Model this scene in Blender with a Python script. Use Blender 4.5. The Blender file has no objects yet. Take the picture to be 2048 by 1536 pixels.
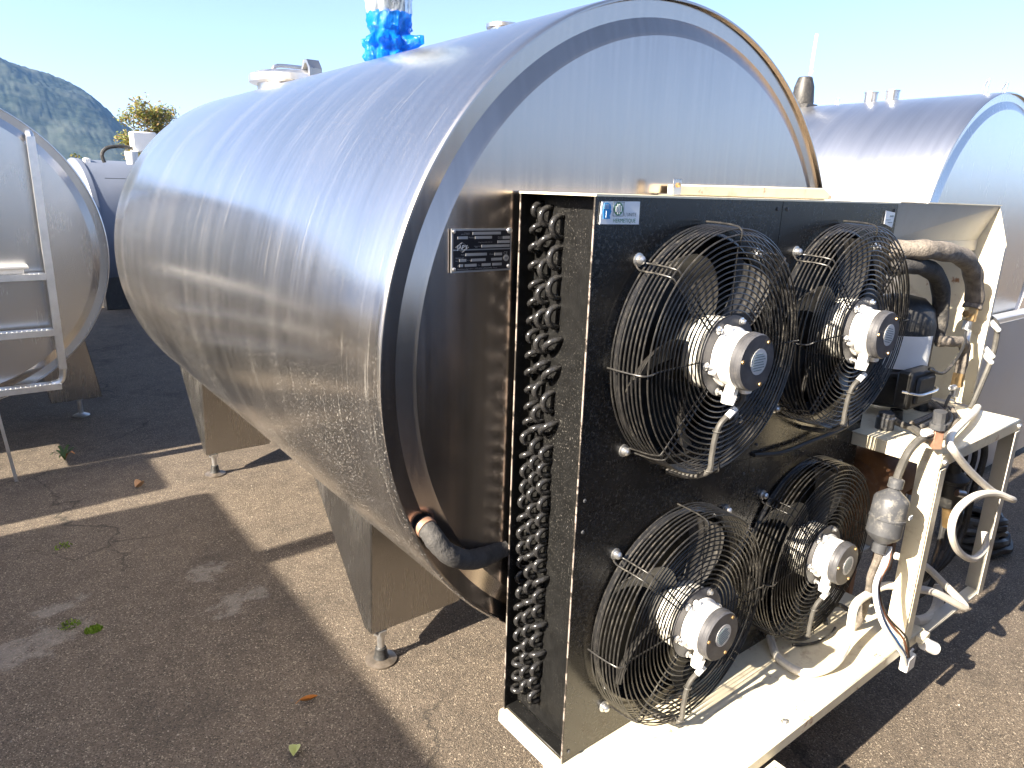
import bpy, math, random
from mathutils import Vector, Matrix, noise
random.seed(7)
C = bpy.context.scene.collection
sc = bpy.context.scene
pi = math.pi
# ------------------------------------------------------------------ camera
cam = bpy.data.cameras.new('camera'); co = bpy.data.objects.new('camera', cam); C.objects.link(co)
cr = Vector((0.79122702, -0.61074677, 0.0307925)); cu = Vector((0.1399964, 0.22992309, 0.9630869)); cf = Vector((0.59528212, 0.75770955, -0.26742371))
mw = Matrix.Identity(4)
for i in range(3): mw[i][0] = cr[i]; mw[i][1] = cu[i]; mw[i][2] = -cf[i]
mw.translation = Vector((-1.39464, -1.16765, 1.53399))
co.matrix_world = mw
cam.sensor_width = 36; cam.sensor_fit = 'HORIZONTAL'; cam.lens = 1409.71 / 2048 * 36
cam.clip_start = 0.05; cam.clip_end = 9000
sc.camera = co
# ------------------------------------------------------------------ sky, sun, exposure
SUN_EL = math.radians(31); SUN_AZ = math.radians(1.0)      # light travels towards +X
w = bpy.data.worlds.new('World'); sc.world = w; w.use_nodes = True
nt = w.node_tree
sky = nt.nodes.new('ShaderNodeTexSky'); sky.sky_type = 'NISHITA'; sky.sun_disc = False
sky.sun_elevation = SUN_EL; sky.sun_rotation = math.radians(-91); sky.dust_density = 2.6; sky.air_density = 0.45; sky.ozone_density = 0.2; sky.altitude = 400
bg = nt.nodes['Background']; bg.inputs['Strength'].default_value = 0.104
nt.links.new(sky.outputs[0], bg.inputs[0])
sl = bpy.data.lights.new('sun', 'SUN'); sl.energy = 5.0; sl.angle = math.radians(0.55); sl.color = (1, 0.89, 0.73)
so = bpy.data.objects.new('sun', sl); C.objects.link(so)
sd = Vector((math.cos(SUN_EL) * math.cos(SUN_AZ), math.cos(SUN_EL) * math.sin(SUN_AZ), -math.sin(SUN_EL)))
so.rotation_euler = sd.to_track_quat('-Z', 'Y').to_euler(); so.location = (-30, 0, 20)
vs = sc.view_settings; vs.view_transform = 'Standard'; vs.look = 'None'; vs.gamma = 1; vs.use_curve_mapping = False
vs.exposure = 2.27
cy = sc.cycles; cy.max_bounces = 7; cy.diffuse_bounces = 3; cy.glossy_bounces = 4; cy.transmission_bounces = 5; cy.volume_bounces = 0; cy.transparent_max_bounces = 6
# ------------------------------------------------------------------ mesh helpers
ORG = {}
class MB:
    def __init__(s): s.v = []; s.f = []
    def add(s, vs_, fs):
        n = len(s.v); s.v += [tuple(v) for v in vs_]; s.f += [tuple(i + n for i in f) for f in fs]; return s
    def box(s, x0, x1, y0, y1, z0, z1):
        return s.add([(x0,y0,z0),(x1,y0,z0),(x1,y1,z0),(x0,y1,z0),(x0,y0,z1),(x1,y0,z1),(x1,y1,z1),(x0,y1,z1)],
                     [(0,3,2,1),(4,5,6,7),(0,1,5,4),(1,2,6,5),(2,3,7,6),(3,0,4,7)])
    def prism(s, pts, off):
        off = Vector(off); a = [Vector(p) for p in pts]; n = len(a)
        return s.add(a + [p + off for p in a], [tuple(range(n))[::-1], tuple(range(n, 2*n))] + [(i, (i+1) % n, n + (i+1) % n, n + i) for i in range(n)])
    def lathe(s, prof, o=(0,0,0), ax=(0,0,1), n=24, capa=True, capb=True, a0=0, a1=2*pi):
        ax = Vector(ax).normalized(); o = Vector(o)
        u = ax.orthogonal().normalized()
        if abs(ax.x) < .9: u = (Vector((1,0,0)) - ax * ax.x).normalized()
        w_ = ax.cross(u)
        full = abs(a1 - a0 - 2*pi) < 1e-6; m = n if full else n + 1
        vv = []
        for r, h in prof:
            for k in range(m):
                a = a0 + (a1 - a0) * k / n
                vv.append(o + ax*h + u*(r*math.cos(a)) + w_*(r*math.sin(a)))
        ff = []
        for j in range(len(prof) - 1):
            for k in range(n):
                k2 = (k + 1) % m
                ff.append((j*m + k, j*m + k2, (j+1)*m + k2, (j+1)*m + k))
        if full and capa: ff.append(tuple(range(m))[::-1])
        if full and capb: ff.append(tuple(range((len(prof)-1)*m, len(prof)*m)))
        return s.add(vv, ff)
    def cyl(s, p0, p1, r0, r1=None, n=14):
        p0 = Vector(p0); p1 = Vector(p1); d = p1 - p0
        return s.lathe([(r0, 0), (r0 if r1 is None else r1, d.length)], p0, d, n)
    def tube(s, pts, r, n=8, sub=5, closed=False):
        P = [Vector(p) for p in pts]
        if sub > 1: P = cat(P, sub, closed)
        m = len(P); rr = r if callable(r) else (lambda t: r)
        vv = []; ff = []; t0 = (P[1] - P[0]).normalized(); u = t0.orthogonal().normalized()
        for i, p in enumerate(P):
            a = P[(i-1) % m] if (i > 0 or closed) else P[0]; b = P[(i+1) % m] if (i < m-1 or closed) else P[-1]
            t = (b - a).normalized(); u = (u - t*u.dot(t)).normalized(); w_ = t.cross(u); q = rr(i / max(1, m-1))
            for k in range(n):
                an = 2*pi*k/n; vv.append(p + u*(q*math.cos(an)) + w_*(q*math.sin(an)))
        for i in range(m if closed else m-1):
            for k in range(n):
                a = i*n; b = ((i+1) % m)*n; ff.append((a+k, a+(k+1) % n, b+(k+1) % n, b+k))
        if not closed: ff += [tuple(range(n))[::-1], tuple(range((m-1)*n, m*n))]
        return s.add(vv, ff)
    def build(s, name, mat, parent=None, at=None, ang=35, bev=0, kind=None):
        o0 = Vector(at) if at is not None else (ORG[parent.name] if parent else Vector((0,0,0)))
        me = bpy.data.meshes.new(name)
        me.from_pydata([tuple(Vector(v) - o0) for v in s.v], [], s.f); me.validate()
        if ang:
            me.polygons.foreach_set('use_smooth', [True]*len(me.polygons)); me.set_sharp_from_angle(angle=math.radians(ang))
        me.materials.append(mat); me.update()
        o = bpy.data.objects.new(name, me); C.objects.link(o); ORG[o.name] = o0
        if parent: o.parent = parent; o.location = o0 - ORG[parent.name]
        else: o.location = o0
        if bev:
            b = o.modifiers.new('b', 'BEVEL'); b.width = bev; b.segments = 1; b.limit_method = 'ANGLE'
        if kind: o['kind'] = kind
        return o
def cat(P, sub, closed=False):
    out = []; m = len(P)
    for i in range(m if closed else m-1):
        p1 = P[i]; p2 = P[(i+1) % m]
        p0 = P[(i-1) % m] if (i > 0 or closed) else p1*2 - p2
        p3 = P[(i+2) % m] if (i < m-2 or closed) else p2*2 - p1
        for k in range(sub):
            t = k/sub
            out.append(.5*((2*p1) + (p2-p0)*t + (2*p0-5*p1+4*p2-p3)*t*t + (3*p1-p0-3*p2+p3)*t**3))
    if not closed: out.append(P[-1])
    return out
def empty(name, at):
    o = bpy.data.objects.new(name, None); C.objects.link(o); o.location = at; ORG[o.name] = Vector(at); o.empty_display_size = .1
    return o
def tag(o, label, cat_, group=None):
    o['label'] = label; o['category'] = cat_
    if group: o['group'] = group
    return o
def copy_tree(o, parent=None, loc=None):
    c = o.copy(); C.objects.link(c); c.parent = parent
    if loc is not None: c.location = loc
    for ch in list(o.children): copy_tree(ch, c)
    return c
def text(name, body, size, loc, mat, parent, align='LEFT', depth=0.0):
    cu_ = bpy.data.curves.new('t', 'FONT'); cu_.body = body; cu_.size = size; cu_.align_x = align; cu_.extrude = depth; cu_.resolution_u = 2
    t = bpy.data.objects.new('t', cu_); C.objects.link(t)
    dg = bpy.context.evaluated_depsgraph_get(); me = bpy.data.meshes.new_from_object(t.evaluated_get(dg))
    bpy.data.objects.remove(t); bpy.data.curves.remove(cu_)
    me.transform(Matrix.Translation(Vector(loc) - ORG[parent.name]) @ Matrix.Rotation(pi/2, 4, 'X'))
    me.materials.clear(); me.materials.append(mat); me.name = name
    o = bpy.data.objects.new(name, me); C.objects.link(o); o.parent = parent; ORG[o.name] = ORG[parent.name].copy()
    return o
# ------------------------------------------------------------------ materials
def new(name):
    m = bpy.data.materials.new(name); m.use_nodes = True
    return m, m.node_tree, m.node_tree.nodes['Principled BSDF']
def N(nt, typ, **kw):
    n = nt.nodes.new('ShaderNode' + typ)
    for k, v in kw.items():
        if k in n.inputs.keys(): n.inputs[k].default_value = v
        else: setattr(n, k, v)
    return n
def coords(nt, scale=(1,1,1), kind='Object'):
    tc = N(nt, 'TexCoord'); mp = N(nt, 'Mapping'); mp.inputs['Scale'].default_value = scale
    nt.links.new(tc.outputs[kind], mp.inputs[0]); return mp.outputs[0]
def noise_(nt, vec, scale, detail=3, rough=.55):
    n = N(nt, 'TexNoise', Scale=scale, Detail=detail, Roughness=rough); nt.links.new(vec, n.inputs['Vector']); return n.outputs['Fac']
def ramp(nt, fac, a, b, c0=(0,0,0,1), c1=(1,1,1,1)):
    r = N(nt, 'ValToRGB'); r.color_ramp.elements[0].position = a; r.color_ramp.elements[1].position = b
    r.color_ramp.elements[0].color = c0; r.color_ramp.elements[1].color = c1
    nt.links.new(fac, r.inputs[0]); return r.outputs[0]
def mix(nt, fac, a, b, mode='MIX'):
    m = N(nt, 'Mix', data_type='RGBA', blend_type=mode)
    for i, s_ in ((0, fac), (6, a), (7, b)):
        if hasattr(s_, 'default_value') or hasattr(s_, 'is_linked'): nt.links.new(s_, m.inputs[i])
        else: m.inputs[i].default_value = s_ if i == 0 else (*s_, 1)
    return m.outputs[2]
def mulf(nt, a, b, op='MULTIPLY'):
    m = N(nt, 'Math', operation=op)
    for i, s_ in enumerate((a, b)):
        if isinstance(s_, (int, float)): m.inputs[i].default_value = s_
        else: nt.links.new(s_, m.inputs[i])
    return m.outputs[0]
def bump(nt, p, h, strength, dist=.01):
    b = N(nt, 'Bump', Strength=strength, Distance=dist); nt.links.new(h, b.inputs['Height']); nt.links.new(b.outputs[0], p.inputs['Normal'])
def plain(name, col, rough=.5, metal=0, var=.15, nscale=18, bmp=0, dust=0, dustcol=(.32,.29,.25), spec=.5, dscale=90, wear=None, dlo=.5):
    m, nt, p = new(name); v = coords(nt)
    f = noise_(nt, v, nscale, 5)
    c = mix(nt, ramp(nt, f, .3, .7), tuple(x*(1-var) for x in col), tuple(min(1, x*(1+var)) for x in col))
    if wear:
        c = mix(nt, ramp(nt, noise_(nt, v, wear[1], 5, .65), wear[2], wear[2]+.06), c, wear[0])
    if dust:
        d = mulf(nt, ramp(nt, noise_(nt, v, dscale, 4, .7), dlo, dlo+.2), ramp(nt, noise_(nt, v, 6, 3), .35, .75)); d = mulf(nt, d, dust)
        c = mix(nt, d, c, dustcol)
        r = N(nt, 'MapRange'); nt.links.new(d, r.inputs[0]); r.inputs[3].default_value = rough; r.inputs[4].default_value = min(1, rough+.5); nt.links.new(r.outputs[0], p.inputs['Roughness'])
    else:
        r = N(nt, 'MapRange'); nt.links.new(f, r.inputs[0]); r.inputs[3].default_value = rough*.8; r.inputs[4].default_value = min(1, rough*1.25); nt.links.new(r.outputs[0], p.inputs['Roughness'])
    nt.links.new(c, p.inputs['Base Color']); p.inputs['Metallic'].default_value = metal; p.inputs['Specular IOR Level'].default_value = spec
    if bmp: bump(nt, p, noise_(nt, v, nscale*5, 4), bmp, .004)
    return m
def steel(name, stretch, col=(.52,.51,.50), r0=.13, r1=.26, specks=.5, wave=.5, film=.12, scr=.03, cv=.09):
    m, nt, p = new(name); v = coords(nt, stretch); v1 = coords(nt)
    st = noise_(nt, v, 1.0, 5, .65)                       # brushed streaks
    big = noise_(nt, v1, 2.2, 3); mid = noise_(nt, coords(nt, tuple(min(s_, 9) for s_ in stretch)), .9, 4)
    f = mulf(nt, mulf(nt, st, .55), mulf(nt, mid, .45), 'ADD')
    r = N(nt, 'MapRange'); nt.links.new(f, r.inputs[0]); r.inputs[1].default_value = .3; r.inputs[2].default_value = .7; r.inputs[3].default_value = r0; r.inputs[4].default_value = r1
    nt.links.new(r.outputs[0], p.inputs['Roughness'])
    c = mix(nt, ramp(nt, f, .35, .65), tuple(x*(1-cv) for x in col), tuple(min(1, x*(1+cv)) for x in col))
    p.inputs['Metallic'].default_value = 1
    nt.links.new(c, p.inputs['Base Color'])
    sc1 = ramp(nt, noise_(nt, coords(nt, tuple(s_*2.6 for s_ in stretch)), 1.0, 3, .75), .62, .72)   # fine scratches
    bump(nt, p, noise_(nt, v1, 2.6, 2), wave, .004)                                               # slight unevenness of the sheet
    # dust film, run marks and dried spots, a dull grey layer over the metal
    d = N(nt, 'BsdfDiffuse'); d.inputs['Color'].default_value = (.42,.40,.37,1)
    sp = mulf(nt, ramp(nt, noise_(nt, v1, 200, 2, .9), .60, .66), ramp(nt, big, .36, .58)); sp = mulf(nt, sp, specks)
    sx_ = N(nt, 'SeparateXYZ'); nt.links.new(v1, sx_.inputs[0]); sp = mulf(nt, sp, ramp(nt, mulf(nt, sx_.outputs[2], .5), .35, .62, (1,1,1,1), (.12,.12,.12,1)))   # splashes thin out upwards
    sm = mulf(nt, ramp(nt, mid, .52, .8), film); sm = mulf(nt, sm, mulf(nt, mulf(nt, sc1, ramp(nt, big, .3, .7)), scr), 'ADD'); sm = mulf(nt, sm, .02, 'ADD')
    fa = mulf(nt, sp, sm, 'ADD'); fa.node.use_clamp = True
    ms = N(nt, 'MixShader'); nt.links.new(fa, ms.inputs[0]); nt.links.new(p.outputs[0], ms.inputs[1]); nt.links.new(d.outputs[0], ms.inputs[2])
    nt.links.new(ms.outputs[0], nt.nodes['Material Output'].inputs[0])
    return m
M = {}
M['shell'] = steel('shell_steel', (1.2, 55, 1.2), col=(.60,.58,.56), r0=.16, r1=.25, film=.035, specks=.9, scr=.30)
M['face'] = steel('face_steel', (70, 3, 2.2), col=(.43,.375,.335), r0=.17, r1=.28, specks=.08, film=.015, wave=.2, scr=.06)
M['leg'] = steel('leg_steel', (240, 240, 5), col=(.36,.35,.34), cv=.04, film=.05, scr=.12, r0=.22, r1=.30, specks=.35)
M['pad'] = plain('stained_foot_steel', (.20,.17,.14), .4, .7, .35, 40)
M['steel'] = steel('plain_steel', (20, 20, 6), r0=.2, r1=.4, specks=.3)
M['shell2'] = steel('satin_shell_steel', (1.2, 30, 1.2), col=(.66,.67,.69), r0=.29, r1=.34, specks=.2, film=.02, wave=.2, scr=.04)
M['face2'] = steel('satin_face_steel', (260, 3, 5), col=(.62,.60,.575), cv=.02, r0=.25, r1=.28, specks=.0, film=.04, wave=.15, scr=.0)
M['alu'] = steel('aluminium', (30, 30, 30), col=(.72,.72,.71), r0=.28, r1=.45, specks=.15)
M['zinc'] = plain('zinc_bolt', (.62,.62,.62), .3, .9, .1, 60)
M['black'] = plain('black_paint', (.016,.0155,.015), .24, 0, .3, 30, 0, .45, (.22,.20,.17), dscale=110)
M['blackdust'] = plain('dusty_black_sheet', (.008,.008,.008), .36, 0, .3, 40, .1, .9, (.42,.40,.36), spec=.22, dscale=260, dlo=.59)
M['wire'] = plain('black_guard_wire', (.025,.024,.023), .3, 0, .3, 60, 0, .5, (.3,.27,.22), dscale=60)
M['bend'] = plain('black_coil_tube', (.02,.02,.021), .2, 0, .2, 60, 0, .3, (.26,.24,.2), dscale=120)
M['blade'] = plain('fan_blade_grey', (.026,.025,.024), .4, 0, .2, 30, 0, .4)
M['fin'] = plain('coil_fins', (.008,.008,.008), .6, 0, .3, 200)
M['cream'] = plain('cream_paint', (.74,.67,.50), .38, 0, .05, 8, .03, .75, (.36,.25,.14), dscale=25, wear=((.36,.17,.07), 14, .65))
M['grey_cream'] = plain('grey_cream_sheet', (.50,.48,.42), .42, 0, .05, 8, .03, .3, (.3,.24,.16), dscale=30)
M['worn'] = plain('worn_edge', (.24,.20,.175), .6, 0, .3, 40, 0, 0, wear=((.03,.025,.02), 30, .48))
M['cast'] = plain('cast_aluminium', (.78,.76,.73), .5, .25, .08, 60, .15)
M['hub'] = plain('white_hub', (.66,.64,.58), .5, 0, .06, 30)
M['capdark'] = plain('dark_grey_cap', (.075,.075,.082), .4, .2, .25, 40, .1, .4)
M['label'] = plain('label_silver', (.62,.62,.62), .4, .3, .05, 20)
M['white'] = plain('white_plastic', (.82,.81,.77), .4, 0, .04, 10)
M['paper'] = plain('white_paper', (.80,.82,.83), .35, 0, .03, 10)
M['plateblack'] = plain('plate_black', (.012,.012,.018), .3, 0, .1, 30)
M['platesilver'] = plain('plate_silver', (.45,.46,.48), .35, .6, .06, 30)
M['foam'] = plain('pipe_foam', (.045,.043,.042), .85, 0, .35, 30, .8, .5, (.2,.18,.15), dscale=60)
M['foamd'] = plain('weathered_pipe_foam', (.16,.14,.12), .9, 0, .4, 40, 1.0, .8, (.30,.26,.2), dscale=45)
M['brass'] = plain('brass', (.62,.42,.20), .35, .9, .2, 40)
M['copper'] = plain('oxidised_copper', (.30,.17,.115), .55, .4, .35, 30)
M['rust'] = plain('rusty_brown_drum', (.17,.085,.045), .6, 0, .35, 12, .1, .4)
M['rubber'] = plain('black_rubber', (.02,.02,.02), .5, 0, .3, 30, 0, .3)
M['drier'] = plain('dusty_dark_drier', (.06,.062,.068), .42, .1, .2, 30, .05, .9, (.3,.28,.24), dscale=50)
M['cable'] = plain('white_cable', (.66,.62,.55), .45, 0, .1, 20, 0, .4, (.3,.25,.18))
M['greycable'] = plain('grey_cable', (.06,.057,.052), .5, 0, .2, 30, 0, .4)
M['blue'] = plain('blue_wire', (.04,.20,.55), .4); M['brown'] = plain('brown_wire', (.2,.08,.04), .4)
M['txtgreen'] = plain('green_print', (.05,.22,.11), .5); M['txtgrey'] = plain('grey_print', (.12,.16,.16), .5); M['logoblue'] = plain('blue_print', (.03,.28,.62), .5)
def plastic(name, col, clear, rough):
    m, nt, p = new(name)
    p.inputs['Base Color'].default_value = (*col, 1); p.inputs['Roughness'].default_value = rough
    bump(nt, p, noise_(nt, coords(nt, (14,14,5)), 4, 4), .7, .02)
    tl = N(nt, 'BsdfTranslucent'); tl.inputs['Color'].default_value = (*col, 1); a = N(nt, 'MixShader'); a.inputs[0].default_value = .45
    nt.links.new(p.outputs[0], a.inputs[1]); nt.links.new(tl.outputs[0], a.inputs[2])
    tr = N(nt, 'BsdfTransparent'); tr.inputs['Color'].default_value = (*(min(1, .25+.9*c_) for c_ in col), 1); b = N(nt, 'MixShader')
    nt.links.new(ramp(nt, noise_(nt, coords(nt, (22,22,7)), 3, 4), .3, .7, (clear*.6,)*3+(1,), (min(1, clear*1.3),)*3+(1,)), b.inputs[0])
    nt.links.new(a.outputs[0], b.inputs[1]); nt.links.new(tr.outputs[0], b.inputs[2]); nt.links.new(b.outputs[0], nt.nodes['Material Output'].inputs[0]); return m
M['bluewrap'] = plastic('blue_plastic_wrap', (.005,.24,.85), .28, .12)
M['clearwrap'] = plastic('clear_plastic_wrap', (.70,.78,.84), .68, .12)
def foliage(name, cols, trl=.35):
    m, nt, p = new(name); oi = N(nt, 'ObjectInfo'); g = N(nt, 'NewGeometry')
    r = N(nt, 'ValToRGB'); nt.links.new(g.outputs['Random Per Island'], r.inputs[0])
    r.color_ramp.elements[0].color = (*cols[0], 1); r.color_ramp.elements[1].color = (*cols[-1], 1)
    for i, c in enumerate(cols[1:-1]):
        e = r.color_ramp.elements.new((i+1)/(len(cols)-1)); e.color = (*c, 1)
    nt.links.new(r.outputs[0], p.inputs['Base Color']); p.inputs['Roughness'].default_value = .6
    t = N(nt, 'BsdfTranslucent'); nt.links.new(r.outputs[0], t.inputs[0]); ms = N(nt, 'MixShader'); ms.inputs[0].default_value = trl
    nt.links.new(p.outputs[0], ms.inputs[1]); nt.links.new(t.outputs[0], ms.inputs[2]); nt.links.new(ms.outputs[0], nt.nodes['Material Output'].inputs[0])
    return m
M['leaf'] = foliage('autumn_leaves', [(.07,.11,.02),(.15,.17,.03),(.24,.20,.04),(.24,.14,.05)])
M['leafg'] = foliage('green_leaves', [(.03,.06,.012),(.06,.10,.02),(.10,.11,.03)])
M['grassy'] = foliage('moss_green', [(.10,.16,.01),(.16,.26,.015),(.2,.30,.03)], .2)
M['weed'] = foliage('weed_green', [(.04,.09,.03),(.08,.14,.05)], .3)
M['bark'] = plain('bark', (.09,.07,.05), .9, 0, .3, 12, .5)
M['leafo'] = plain('orange_leaf', (.42,.16,.02), .5, 0, .3, 40); M['leafy'] = plain('pale_green_leaf', (.42,.46,.2), .5, 0, .15, 40); M['leafp'] = plain('tan_leaf', (.42,.25,.13), .6, 0, .2, 40)
# asphalt: brown-grey binder, pale and dark aggregate, worn pale scuffs and dark stains
def asphalt():
    m, nt, p = new('asphalt'); v = coords(nt)
    base = mix(nt, ramp(nt, noise_(nt, v, 1.3, 6, .6), .3, .7), (.062,.051,.041), (.110,.089,.068))
    base = mix(nt, ramp(nt, noise_(nt, v, 9, 5, .7), .35, .7), base, (.126,.102,.079))
    vo = N(nt, 'TexVoronoi', Scale=290); nt.links.new(v, vo.inputs['Vector'])
    sep = N(nt, 'SeparateColor'); nt.links.new(vo.outputs['Color'], sep.inputs[0])
    grain = ramp(nt, sep.outputs[0], 0, 1, (.55,.54,.53,1), (1.42,1.4,1.37,1)); base = mix(nt, .85, base, grain, 'MULTIPLY')
    pale = mulf(nt, ramp(nt, sep.outputs[1], .90, .93), ramp(nt, vo.outputs['Distance'], .45, .3)); base = mix(nt, mulf(nt, pale, .7), base, (.42,.36,.28))
    dk = ramp(nt, sep.outputs[2], .90, .93); base = mix(nt, mulf(nt, dk, .7), base, (.018,.016,.015))
    # dark damp stains
    base = mix(nt, mulf(nt, ramp(nt, noise_(nt, v, 2.2, 6, .65), .54, .70), .55), base, (.032,.027,.023))
    # hairline cracks, wandering
    wv = N(nt, 'TexNoise', Scale=3.5, Detail=5); nt.links.new(v, wv.inputs['Vector']); wa = N(nt, 'VectorMath', operation='MULTIPLY_ADD'); nt.links.new(wv.outputs['Color'], wa.inputs[0]); wa.inputs[1].default_value = (.35,.35,.35); nt.links.new(v, wa.inputs[2])
    ve = N(nt, 'TexVoronoi', Scale=.75, feature='DISTANCE_TO_EDGE'); nt.links.new(wa.outputs[0], ve.inputs['Vector'])
    crk = mulf(nt, ramp(nt, ve.outputs['Distance'], .0, .006, (1,1,1,1), (0,0,0,1)), ramp(nt, noise_(nt, v, 1.1, 2), .48, .58)); base = mix(nt, mulf(nt, crk, .75), base, (.012,.011,.010))
    # pale scuffed patches with ragged shapes
    rag = noise_(nt, v, 16, 7, .75)
    for cx, cy, sx, sy in ((-1.42,1.40,.26,.10),(-.74,1.30,.15,.075),(-.78,1.58,.09,.09),(-1.30,1.62,.12,.05)):
        mp = N(nt, 'Mapping', vector_type='TEXTURE'); mp.inputs['Location'].default_value = (cx,cy,0); mp.inputs['Scale'].default_value = (sx,sy,1); mp.inputs['Rotation'].default_value = (0,0,.35)
        tc = N(nt, 'TexCoord'); nt.links.new(tc.outputs['Object'], mp.inputs[0])
        ln = N(nt, 'VectorMath', operation='LENGTH'); nt.links.new(mp.outputs[0], ln.inputs[0])
        q = mulf(nt, mulf(nt, ln.outputs['Value'], -.55), mulf(nt, mulf(nt, rag, 2.4), -.72, 'ADD'), 'ADD'); k = ramp(nt, q, .0, .30)
        base = mix(nt, mulf(nt, k, .36), base, (.30,.28,.26))
    nt.links.new(base, p.inputs['Base Color']); p.inputs['Roughness'].default_value = .82; p.inputs['Specular IOR Level'].default_value = .35
    h = mulf(nt, vo.outputs['Distance'], mulf(nt, noise_(nt, v, 40, 4), .8), 'ADD'); bump(nt, p, h, .6, .005)
    return m
M['asphalt'] = asphalt()
def forest():
    m, nt, p = new('forest_slope'); v = coords(nt)
    c = mix(nt, ramp(nt, noise_(nt, v, .09, 5, .7), .35, .7), (.008,.016,.013), (.050,.062,.046)); c = mix(nt, ramp(nt, noise_(nt, v, .02, 4), .45, .7), c, (.065,.075,.06))
    nt.links.new(c, p.inputs['Base Color']); p.inputs['Roughness'].default_value = .9; p.inputs['Specular IOR Level'].default_value = 0.1; return m
M['forest'] = forest()
# ------------------------------------------------------------------ ground and hills
g = MB(); E = 2020
xs = [-E,-300,-60,-14,-6,-2.5,0,2.5,6,14,60,300,E]; 
for i, x in enumerate(xs[:-1]):
    for j, y in enumerate(xs[:-1]): g.add([(x,y,0),(xs[i+1],y,0),(xs[i+1],xs[j+1],0),(x,xs[j+1],0)], [(0,1,2,3)])
o = g.build('ground', M['asphalt'], ang=0, kind='structure')
def hill(name, ridge, X, Y, yc, yw, seed):
    v = []; f = []
    for j, y in enumerate(Y):
        for i, x in enumerate(X):
            h = ridge(x) * max(0, 1 - abs((y-yc)/yw)**1.4)
            h += (noise.fractal(Vector((x*.013, y*.013, seed)), 1, 2, 5) * 7 + noise.noise(Vector((x*.22, y*.12, seed+3))) * 2.2) * min(1, h/25)
            v.append((x, y, h - 1.2))
    n = len(X)
    for j in range(len(Y)-1):
        for i in range(n-1): f.append((j*n+i, j*n+i+1, (j+1)*n+i+1, (j+1)*n+i))
    return v, f
def interp(pts):
    def r(x):
        if x <= pts[0][0]: return pts[0][1]
        for (a, ha), (b, hb) in zip(pts, pts[1:]):
            if x <= b: return ha + (hb-ha)*(x-a)/(b-a)
        return pts[-1][1]
    return r
rg = interp([(-900,150),(-500,260),(-200,235),(0,203),(98,184),(137,169),(178,154),(209,141),(234,118),(258,92),(290,62),(330,42),(420,26),(600,14),(800,0)])
X = [-900+i*40 for i in range(24)] + [60+i*2.4 for i in range(120)] + [350+i*30 for i in range(16)]
Y = [1150+i*9 for i in range(55)] + [1660+i*40 for i in range(8)]
v, f = hill('h', rg, X, Y, 1500, 380, 1.0)
o = MB().add(v, f).build('mountain', M['forest'], ang=180, kind='structure')
# a lower wooded rise across the valley behind the camera, seen only as a reflection in the steel
rg2 = interp([(-1600,30),(-800,70),(0,55),(600,80),(1400,40)])
X = [-1600+i*60 for i in range(51)]; Y = [-1900+i*50 for i in range(14)]
v, f = hill('h2', rg2, X, Y, -1560, 330, 5.0)
v2, f2 = hill('h3', rg2, X, Y, -1560, 330, 9.0)
o = MB().add([(y, x, z) for x, y, z in v2], [q[::-1] for q in f2]).build('hill', M['forest'], ang=180, kind='structure')
o = MB().add(v, f).build('hill', M['forest'], ang=180, kind='structure')
# ------------------------------------------------------------------ milk tanks
def tank_shell(t, r, L, c, ms, mf, n=144):
    # c = centre of the front circle; axis runs along +Y
    ax = (0,1,0)
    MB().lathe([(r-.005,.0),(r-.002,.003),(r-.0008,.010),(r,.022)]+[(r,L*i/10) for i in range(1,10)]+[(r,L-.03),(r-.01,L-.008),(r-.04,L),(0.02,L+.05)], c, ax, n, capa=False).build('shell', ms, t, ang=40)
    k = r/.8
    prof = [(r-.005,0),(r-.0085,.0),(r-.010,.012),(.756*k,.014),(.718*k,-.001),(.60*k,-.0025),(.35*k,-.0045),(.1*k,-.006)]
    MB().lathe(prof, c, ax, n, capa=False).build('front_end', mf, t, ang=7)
def tank_leg(t, x, y, s, mat, zt):
    # wedge shaped folded sheet leg: s=-1 left side, +1 right side; local to tank x centre
    cx = ORG[t.name].x
    a = lambda u, yy, z: (cx + s*u, yy, z)
    f_ = [a(.507,y,.12), a(.165,y,.12), a(.05,y,.42), a(.50,y,zt)]          # front face
    b_ = [a(.507,y+.05,.12), a(.20,y+.05,.12), a(.05,y+.40,.42), a(.50,y+.46,zt)]
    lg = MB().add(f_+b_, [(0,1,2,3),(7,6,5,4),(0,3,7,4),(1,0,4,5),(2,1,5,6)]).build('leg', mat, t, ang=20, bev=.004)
    px, py = cx + s*.466, y + .016
    MB().cyl((px,py,.045),(px,py,.125),.0125,n=16).cyl((px,py,.104),(px,py,.1195),.024,n=6).build('stem', M['zinc'], lg)
    MB().lathe([(.026,.014),(.022,.024),(.0185,.05),(.014,.054)], (px,py,0), (0,0,1), 18).build('rubber_boot', M['rubber'], lg)
    MB().lathe([(.052,0),(.052,.005),(.034,.010),(.022,.015)], (px,py,.001), (0,0,1), 28).build('foot_pad', M['pad'], lg)
    return lg
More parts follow.
